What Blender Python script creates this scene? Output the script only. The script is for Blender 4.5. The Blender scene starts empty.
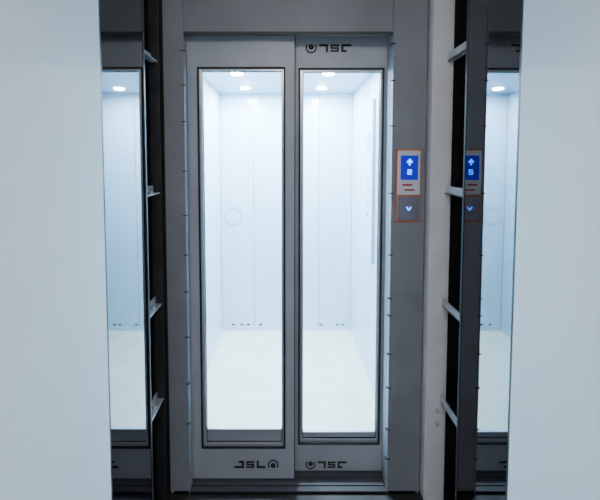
import bpy, bmesh, math
from mathutils import Vector, Matrix
D=bpy.data
col=bpy.context.scene.collection

def mat(name,c,rough=.5,metal=0,noise=0,nscale=8,emis=None,es=0,bump=0,stretch=None,spec=None):
    m=D.materials.new(name); m.use_nodes=True
    nt=m.node_tree; b=nt.nodes['Principled BSDF']
    b.inputs['Base Color'].default_value=(*c,1)
    b.inputs['Roughness'].default_value=rough
    b.inputs['Metallic'].default_value=metal
    if spec is not None: b.inputs['Specular IOR Level'].default_value=spec
    if emis:
        b.inputs['Emission Color'].default_value=(*emis,1); b.inputs['Emission Strength'].default_value=es
    if noise or bump:
        tc=nt.nodes.new('ShaderNodeTexCoord'); mp=nt.nodes.new('ShaderNodeMapping')
        if stretch: mp.inputs['Scale'].default_value=stretch
        n=nt.nodes.new('ShaderNodeTexNoise'); n.inputs['Scale'].default_value=nscale; n.inputs['Detail'].default_value=6
        nt.links.new(tc.outputs['Object'],mp.inputs[0]); nt.links.new(mp.outputs[0],n.inputs['Vector'])
        if noise:
            r=nt.nodes.new('ShaderNodeValToRGB')
            r.color_ramp.elements[0].position=.3; r.color_ramp.elements[1].position=.7
            r.color_ramp.elements[0].color=(*[max(0,v*(1-noise)) for v in c],1)
            r.color_ramp.elements[1].color=(*[min(1,v*(1+noise)) for v in c],1)
            nt.links.new(n.outputs['Fac'],r.inputs[0]); nt.links.new(r.outputs[0],b.inputs['Base Color'])
        if bump:
            bp=nt.nodes.new('ShaderNodeBump'); bp.inputs['Strength'].default_value=bump; bp.inputs['Distance'].default_value=.002
            nt.links.new(n.outputs['Fac'],bp.inputs['Height']); nt.links.new(bp.outputs[0],b.inputs['Normal'])
    return m

def emit(name,c,s):
    return mat(name,(0.01,0.01,0.01),.4,emis=c,es=s)

M_frame=mat('frame_paint',(.28,.285,.31),.5,.1,.12,5,bump=.05)
M_leaf=mat('leaf_paint',(.44,.455,.50),.42,.1,.08,4,bump=.04)
M_header=mat('header_paint',(.26,.265,.285),.5,.1,.1,4)
M_col=mat('column_primer',(.90,.89,.90),.55,0,.06,6)
M_gal=mat('galvanised',(.62,.62,.64),.4,.3,.2,12)
M_dark=mat('dark_steel',(.05,.05,.055),.45,.3,.3,9)
M_black=mat('rubber_black',(.006,.006,.007),.5)
M_liner=mat('bright_liner',(.60,.62,.67),.28,.6)
M_linerd=mat('liner_grey',(.30,.32,.36),.35,.4)
M_mirror=mat('smoked_mirror',(.22,.235,.25),.02,1.0)
M_wall=mat('shaft_wall',(.035,.032,.032),.8,0,.3,3,bump=.3)
M_lobby=mat('lobby_pale_paint',(.88,.87,.86),.7,0,.03,3,bump=.1)
M_floor=mat('lobby_floor',(.03,.03,.031),.55,0,.4,6,bump=.2)
M_ceil=mat('lobby_ceiling',(.3,.3,.3),.9,0,.1,3)
M_car=mat('car_panel',(.54,.72,.84),.16,.0,.05,2,stretch=(1,1,.4))
M_carS=mat('car_seam',(.20,.28,.35),.4)
M_carfloor=mat('car_vinyl',(.80,.80,.68),.35,0,.10,6)
M_carceil=mat('car_ceiling',(.30,.40,.50),.35)
M_scuff=mat('scuff_grey',(.36,.48,.57),.5)
M_lamp=emit('lamp_led',(.88,.95,1),120)
M_ring=mat('lamp_bezel',(.7,.72,.75),.2,1)
M_logo=mat('logo_black',(.012,.012,.014),.5)
M_white=mat('panel_white',(.78,.78,.82),.35)
M_orange=mat('panel_film',(.75,.20,.06),.45)
M_pgrey=mat('panel_grey',(.26,.25,.30),.3,.3)
M_blueglass=emit('display_glow',(.0,.004,1),.55)
M_blue=emit('icon_blue',(.02,.22,1),7)
M_blue2=emit('icon_blue_small',(.03,.18,1),6)
M_red=mat('label_red',(.5,.03,.03),.5)
M_alu=mat('sill_alu',(.14,.14,.15),.4,.7,.15,30,stretch=(.1,1,1))

g=D.materials.new('clear_glass'); g.use_nodes=True; nt=g.node_tree; nt.nodes.clear()
o=nt.nodes.new('ShaderNodeOutputMaterial'); mx=nt.nodes.new('ShaderNodeMixShader')
tr=nt.nodes.new('ShaderNodeBsdfTransparent'); tr.inputs[0].default_value=(.94,.98,.995,1)
gl=nt.nodes.new('ShaderNodeBsdfGlossy'); gl.inputs['Roughness'].default_value=.01
fr=nt.nodes.new('ShaderNodeFresnel')
ge=nt.nodes.new('ShaderNodeNewGeometry'); m1=nt.nodes.new('ShaderNodeMath'); m1.operation='MULTIPLY_ADD'; m1.inputs[1].default_value=-2; m1.inputs[2].default_value=1
m2=nt.nodes.new('ShaderNodeMath'); m2.operation='POWER'; m2.inputs[0].default_value=1.45
nt.links.new(ge.outputs['Backfacing'],m1.inputs[0]); nt.links.new(m1.outputs[0],m2.inputs[1]); nt.links.new(m2.outputs[0],fr.inputs[0])
nt.links.new(fr.outputs[0],mx.inputs[0]); nt.links.new(tr.outputs[0],mx.inputs[1]); nt.links.new(gl.outputs[0],mx.inputs[2]); nt.links.new(mx.outputs[0],o.inputs[0])
M_glass=g

def empty(name,loc=(0,0,0)):
    e=D.objects.new(name,None); e.location=loc; e.empty_display_size=.1; col.objects.link(e); return e
def finish(name,bm,m,parent=None,bevel=0,smooth=False):
    bmesh.ops.recalc_face_normals(bm,faces=bm.faces)
    me=D.meshes.new(name); bm.to_mesh(me); bm.free(); me.materials.append(m)
    ob=D.objects.new(name,me); col.objects.link(ob)
    if smooth:
        for p in me.polygons: p.use_smooth=True
    if bevel:
        bv=ob.modifiers.new('bevel','BEVEL'); bv.width=bevel; bv.segments=2; bv.limit_method='ANGLE'
    if parent: ob.parent=parent
    return ob
def addbox(bm,a,b):
    vs=[bm.verts.new((x,y,z)) for x in (a[0],b[0]) for y in (a[1],b[1]) for z in (a[2],b[2])]
    for f in ((0,1,3,2),(4,6,7,5),(0,4,5,1),(2,3,7,6),(0,2,6,4),(1,5,7,3)):
        bm.faces.new([vs[i] for i in f])
def box(name,a,b,m,parent=None,bevel=0):
    bm=bmesh.new(); addbox(bm,a,b); return finish(name,bm,m,parent,bevel)
def boxes(name,lst,m,parent=None,bevel=0):
    bm=bmesh.new()
    for a,b in lst: addbox(bm,a,b)
    return finish(name,bm,m,parent,bevel)
def ring(name,o,i,y0,y1,m,parent=None,bevel=0):
    bm=bmesh.new()
    def rect(r,y): return [bm.verts.new((x,y,z)) for x,z in ((r[0],r[1]),(r[2],r[1]),(r[2],r[3]),(r[0],r[3]))]
    A,B,C,E=rect(o,y0),rect(i,y0),rect(o,y1),rect(i,y1)
    for k in range(4):
        j=(k+1)%4
        bm.faces.new((A[k],A[j],B[j],B[k])); bm.faces.new((C[k],C[j],E[j],E[k]))
        bm.faces.new((A[k],A[j],C[j],C[k])); bm.faces.new((B[k],B[j],E[j],E[k]))
    return finish(name,bm,m,parent,bevel)
def cyl(name,c,r,h,axis,m,parent=None,seg=24,bevel=0):
    bm=bmesh.new(); bmesh.ops.create_cone(bm,cap_ends=True,segments=seg,radius1=r,radius2=r,depth=h)
    R={'z':Matrix.Identity(4),'y':Matrix.Rotation(math.pi/2,4,'X'),'x':Matrix.Rotation(math.pi/2,4,'Y')}[axis]
    bmesh.ops.transform(bm,matrix=Matrix.Translation(c)@R,verts=bm.verts)
    return finish(name,bm,m,parent,bevel)
def strokes(bm,pts,w,y0,y1,T):
    for (p,q) in zip(pts[:-1],pts[1:]):
        p=Vector(p);q=Vector(q);d=(q-p).normalized();n=Vector((-d.y,d.x))*w/2;e=d*w/2*.9
        c=[p-e-n,q+e-n,q+e+n,p-e+n]
        lo=[bm.verts.new((T(v)[0],y0,T(v)[1])) for v in c]; hi=[bm.verts.new((T(v)[0],y1,T(v)[1])) for v in c]
        bm.faces.new(lo); bm.faces.new(hi[::-1])
        for k in range(4): bm.faces.new((lo[k],lo[(k+1)%4],hi[(k+1)%4],hi[k]))
def arc(c,r,a0,a1,n=14):
    return [(c[0]+r*math.cos(math.radians(a0+(a1-a0)*k/n)),c[1]+r*math.sin(math.radians(a0+(a1-a0)*k/n))) for k in range(n+1)]
def logo(parent,cx,cz,y,s,flip):
    sg=-1 if flip else 1
    T=lambda v:(cx+sg*v[0]*s, cz+sg*v[1]*s)
    bm=bmesh.new(); w=.010
    strokes(bm,[(-.104,-.013),(-.066,-.013),(-.066,.013),(-.082,.013)],w,y-.0012,y,T)
    strokes(bm,[(-.047,-.013),(-.015,-.013),(-.015,0),(-.045,0),(-.045,.013),(-.013,.013)],.008,y-.0012,y,T)
    strokes(bm,[(.006,.015),(.006,-.013),(.038,-.013)],w,y-.0012,y,T)
    strokes(bm,arc((.080,-.002),.023,-30,210),.006,y-.0012,y,T)
    strokes(bm,arc((.080,-.005),.007,0,360),.009,y-.0012,y,T)
    return finish('logo_marking',bm,M_logo,parent)

# ---------- room shell
box('floor',(-1.0,-3.5,-.10),(1.1,.02,-.012),M_floor)
box('ceiling',(-1.0,-3.5,2.75),(1.1,.2,2.85),M_ceil)
LW,RW=-.64,-.64
boxes('wall_left',[((-.80,LW,-.012),(-.68,.10,2.75))],M_wall)
boxes('wall_right',[((.80,RW,-.012),(.92,.10,2.75))],M_wall)
box('wall_lobby_left',(-.80,-3.5,-.012),(-.535,LW,2.75),M_lobby)
box('wall_lobby_right',(.665,-3.5,-.012),(.92,RW,2.75),M_lobby)
box('wall_back',(-.535,-3.5,-.012),(.665,-3.4,2.75),mat('back_paint',(.3,.3,.3),.9,0,.1,3))
boxes('wall_front',[((-.68,-.02,-.012),(-.56,.10,2.75)),((.72,-.02,-.012),(.80,.10,2.75)),((-.56,-.02,2.52),(.72,.10,2.75))],M_wall)

# ---------- door frame
fr_=empty('elevator_door_frame')
JY=-.06
boxes('jamb_left',[((-.55,JY,-.01),(-.458,JY+.04,2.52)),((-.55,JY+.04,-.01),(-.535,.14,2.52)),((-.474,JY+.04,-.01),(-.458,-.012,2.52))],M_frame,fr_,.002)
boxes('jamb_right',[((.462,JY,-.01),(.613,JY+.04,2.52)),((.598,JY+.04,-.01),(.613,.14,2.52)),((.462,JY+.04,-.01),(.476,.03,2.52))],M_frame,fr_,.002)
boxes('header',[((-.458,JY+.006,2.108),(.462,JY+.036,2.52)),((-.458,JY+.036,2.108),(.462,-.012,2.125))],M_header,fr_,.002)
box('header_lip',(-.458,JY-.002,2.100),(.462,JY+.010,2.112),M_dark,fr_,.001)
boxes('jamb_edge_beads',[((-.463,JY-.003,-.01),(-.4585,JY+.001,2.5)),((.4625,JY-.003,-.01),(.467,JY+.001,2.5))],M_frame,fr_)
cl=[]
for z in (2.03,1.88,1.72,1.50,1.30,1.12,.95,.74,.52,.33):
    cl.append(((-.471,JY-.004,z-.002),(-.454,JY+.012,z+.002)))
for z in (2.06,1.90,1.70,1.40,1.12,.92,.84,.66,.50,.30,.16):
    cl.append(((.454,JY-.004,z-.002),(.474,JY+.012,z+.002)))
boxes('fixing_clips',cl,M_black,fr_,.0008)
boxes('sill',[((-.535,JY,-.012),(.598,-.035,.002)),((-.535,-.029,-.012),(.598,.012,.002)),((-.535,.018,-.012),(.598,.055,.002)),((-.535,.061,-.012),(.598,.14,.002)),((-.535,JY,-.012),(.598,.14,-.006))],M_alu,fr_)

# ---------- leaves
def leaf(x0,x1,gx0,gx1,gz0,gz1,y,zb,bot):
    e=empty('sliding_elevator_door')
    ring('leaf_frame',(x0,zb,x1,2.15),(gx0,gz0,gx1,gz1),y,y+.038,M_leaf,e,.002)
    ring('gasket',(gx0-.006,gz0-.006,gx1+.006,gz1+.006),(gx0+.002,gz0+.002,gx1-.002,gz1-.002),y-.004,y+.004,M_black,e,.001)
    ring('liner',(gx0+.0005,gz0+.0005,gx1-.0005,gz1-.0005),(gx0+.016,gz0+.016,gx1-.010,gz1-.010),y+.006,y+.032,M_liner,e,.002)
    ring('inner_gasket',(gx0+.015,gz0+.015,gx1-.009,gz1-.009),(gx0+.018,gz0+.018,gx1-.012,gz1-.012),y+.012,y+.028,M_black,e)
    boxes('bottom_glazing_rail',[((gx0+.018,y+.016,gz0+.018),(gx1-.012,y+.034,gz0+bot))],M_liner,e,.003)
    box('glass_pane',(gx0+.012,y+.020,gz0+.012),(gx1-.008,y+.026,gz1-.008),M_glass,e)
    return e
l1=leaf(-.50,.030,-.410,-.018,.167,1.968,0,.008,.078)
l2=leaf(-.010,.497,.056,.446,.151,1.975,.045,.008,.045)
box('meeting_edge',(.030,.004,.008),(.034,.036,2.15),M_black,l1)
logo(l1,-.152,.080,0,1.0,False)
logo(l2,.188,2.072,.045,1.0,True)
logo(l2,.188,.040,.045,.95,True)

# ---------- call panel
cp=empty('elevator_call_panel')
py=JY
box('protective_film',(.480,py-.012,1.272),(.590,py,1.598),M_orange,cp,.004)
box('upper_faceplate',(.485,py-.022,1.395),(.585,py-.010,1.592),M_white,cp,.005)
box('lower_faceplate',(.485,py-.018,1.279),(.585,py-.010,1.388),M_pgrey,cp,.004)
box('display_window',(.497,py-.0245,1.462),(.573,py-.021,1.570),M_blueglass,cp,.012)
bm=bmesh.new(); Tm=lambda v:(.535+v[0],v[1])
strokes(bm,[(0,1.530),(0,1.548)],.007,py-.027,py-.0242,Tm)
strokes(bm,[(-.009,1.541),(0,1.551),(.009,1.541)],.007,py-.027,py-.0242,Tm)
strokes(bm,[(-.007,1.506),(.007,1.506),(.007,1.497),(-.007,1.497),(-.007,1.488),(.008,1.488)],.0045,py-.027,py-.0242,Tm)
finish('floor_indicator',bm,M_blue,cp)
boxes('label_text',[((.505,py-.0235,1.436),(.548,py-.0215,1.444)),((.515,py-.0235,1.414),(.558,py-.0215,1.421))],M_red,cp)
cyl('call_button',(.535,py-.0195,1.333),.022,.006,'y',M_pgrey,cp,32,.001)
bm=bmesh.new(); strokes(bm,[(-.009,1.340),(0,1.328),(.009,1.340)],.005,py-.0245,py-.0224,Tm); finish('down_arrow',bm,M_blue2,cp)

# ---------- columns
c=empty('steel_support_column')
boxes('channel_web',[((.622,-.10,-.012),(.712,-.088,2.75)),((.622,-.088,-.012),(.630,-.022,2.75)),((.704,-.088,-.012),(.712,-.022,2.75))],M_col,c,.002)
for k,z in enumerate((.36,.42)):
    cyl('bolt_%d'%(k+1),(.672,-.105,z),.010,.01,'y',M_gal,c,6)
# ---------- side bracket frames
def ladder(xa,xb,zs,sgn):
    e=empty('steel_bracket_frame')
    x0,x1=min(xa,xb),max(xa,xb)
    boxes('rear_post',[((x0,-.085,-.012),(x1,-.078,2.75)),((x0 if sgn<0 else x1-.005,-.078,-.012),(x0+.005 if sgn<0 else x1,-.03,2.75))],M_dark,e,.001)
    boxes('front_post',[((x0,-.34,-.012),(x1,-.333,2.75)),((x0 if sgn<0 else x1-.005,-.333,-.012),(x0+.005 if sgn<0 else x1,-.29,2.75))],M_dark,e,.001)
    L=[]
    for z in zs:
        L.append(((x0+.005,-.333,z-.018),(x0+.011,-.085,z+.018)))
        L.append(((x0+.005,-.333,z-.018),(x1-.005,-.085,z-.012)))
    boxes('cross_brackets',L,M_gal,e,.001)
    for k,z in enumerate(zs):
        cyl('bracket_bolt_%d'%(k+1),((x0+x1)/2,-.15,z-.006),.009,.012,'z',M_gal,e,6)
    return e
ladder(-.605,-.560,(1.99,1.42,.92,.48),-1)
ladder(.715,.680,(1.99,1.42,.92,.48),1)

# ---------- reflective side panels
def panel(x,sgn):
    e=empty('mirrored_side_panel')
    xo=x+sgn*.008
    box('mirror_sheet',(min(x,xo),-.625,.02),(max(x,xo),-.31,2.70),M_mirror,e)
    xa,xb=x-sgn*.002,x+sgn*.016
    boxes('edge_trim',[((min(xa,xb),-.312,.0),(max(xa,xb),-.300,2.72)),((min(xa,xb),-.637,.0),(max(xa,xb),-.625,2.72)),((min(xa,xb),-.625,.0),(max(xa,xb),-.312,.02)),((min(xa,xb),-.625,2.70),(max(xa,xb),-.312,2.72))],M_dark,e)
panel(-.54,-1); panel(.67,1)

# ---------- car
car=empty('elevator_car')
X0,X1,Y0,Y1,H=-.60,.57,.17,1.57,2.13
box('car_floor',(X0,Y0-.025,-.06),(X1,Y1,0),M_carfloor,car)
box('car_ceiling',(X0-.02,Y0,H),(X1+.02,Y1+.02,H+.03),M_carceil,car)
n=4; w=(X1-X0)/n
boxes('back_panels',[((X0+k*w+.0015,Y1,0),(X0+(k+1)*w-.0015,Y1+.02,H)) for k in range(n)],M_car,car,.0012)
n2=4; d=(Y1-Y0)/n2
boxes('left_panels',[((X0-.02,Y0+k*d+.0015,0),(X0,Y0+(k+1)*d-.0015,H)) for k in range(n2)],M_car,car,.0012)
boxes('right_panels',[((X1,Y0+k*d+.0015,0),(X1+.02,Y0+(k+1)*d-.0015,H)) for k in range(n2)],M_car,car,.0012)
boxes('panel_backing',[((X0-.03,Y0,0),(X0-.021,Y1+.03,H)),((X1+.021,Y0,0),(X1+.03,Y1+.03,H)),((X0-.02,Y1+.021,0),(X1+.02,Y1+.03,H))],M_carS,car)
boxes('skirting',[((X0,Y1-.006,0),(X1,Y1,.035)),((X0,Y0,0),(X0+.006,Y1-.006,.035)),((X1-.006,Y0,0),(X1,Y1-.006,.035))],M_car,car,.001)
boxes('car_front_returns',[((X0-.02,Y0-.01,0),(-.50,Y0,H)),((.50,Y0-.01,0),(X1+.02,Y0,H))],M_linerd,car)
boxes('vent_slots',[((x-.012,Y1-.0075,.05),(x+.012,Y1+.0005,.058)) for x in (-.50,-.42,-.36,-.25,.12,.30,.45,.50)],M_black,car)
boxes('control_column',[((X1-.022,.70,.86),(X1,.92,1.95))],M_car,car,.004)
boxes('control_display',[((X1-.025,.76,1.62),(X1-.021,.86,1.74))],M_scuff,car,.002)
for k in range(4):
    cyl('car_button_%d'%(k+1),(X1-.024,.81,1.18+k*.08),.016,.006,'x',M_ring,car,24)
bm=bmesh.new()
for r in (.066,.078):
    pts=arc((0,0),r,0,350,40)
    for p,q in zip(pts[:-1],pts[1:]):
        p2=(p[0]*(r+.006)/r,p[1]*(r+.006)/r); q2=(q[0]*(r+.006)/r,q[1]*(r+.006)/r)
        bm.faces.new([bm.verts.new((-.49+a[0],Y1-.0015,1.04+a[1])) for a in (p,q,q2,p2)])
finish('round_scuff_mark',bm,M_scuff,car)
k=0
for y in (.78,1.27):
    for x in (-.34,.27):
        k+=1
        cyl('downlight_bezel_%d'%k,(x,y,H-.003),.050,.006,'z',M_ring,car,32,.001)
        cyl('downlight_lens_%d'%k,(x,y,H-.008),.040,.006,'z',M_lamp,car,32)
        L=D.lights.new('downlight_%d'%k,'AREA'); L.shape='DISK'; L.size=.07; L.energy=36; L.color=(.72,.87,1)
        lo=D.objects.new('downlight_source_%d'%k,L); lo.location=(x,y,H-.014); col.objects.link(lo); lo.parent=car

# ---------- lobby lamp (behind viewer)
lp=empty('ceiling_lamp')
box('lamp_housing',(-.30,-2.75,2.70),(.42,-2.35,2.75),M_gal,lp,.004)
box('lamp_diffuser',(-.28,-2.73,2.694),(.40,-2.37,2.70),emit('lobby_diffuser',(.95,.95,1),3),lp)
L=D.lights.new('lobby_light','AREA'); L.shape='RECTANGLE'; L.size=.66; L.size_y=.34; L.energy=33; L.color=(1,.96,.95)
lo=D.objects.new('lobby_light_source',L); lo.location=(.06,-2.55,2.69); lo.rotation_euler=(math.radians(22),0,0); col.objects.link(lo); lo.parent=lp

w=D.worlds.new('World'); bpy.context.scene.world=w; w.use_nodes=True
w.node_tree.nodes['Background'].inputs[0].default_value=(.02,.022,.025,1)

cam=D.cameras.new('camera'); co=D.objects.new('camera',cam); col.objects.link(co)
co.location=(0,-1.70,1.55); co.rotation_euler=(math.radians(87),0,0)
cam.sensor_width=36; cam.lens=22.02; cam.shift_x=.02; cam.shift_y=-.118; cam.clip_start=.02
bpy.context.scene.camera=co
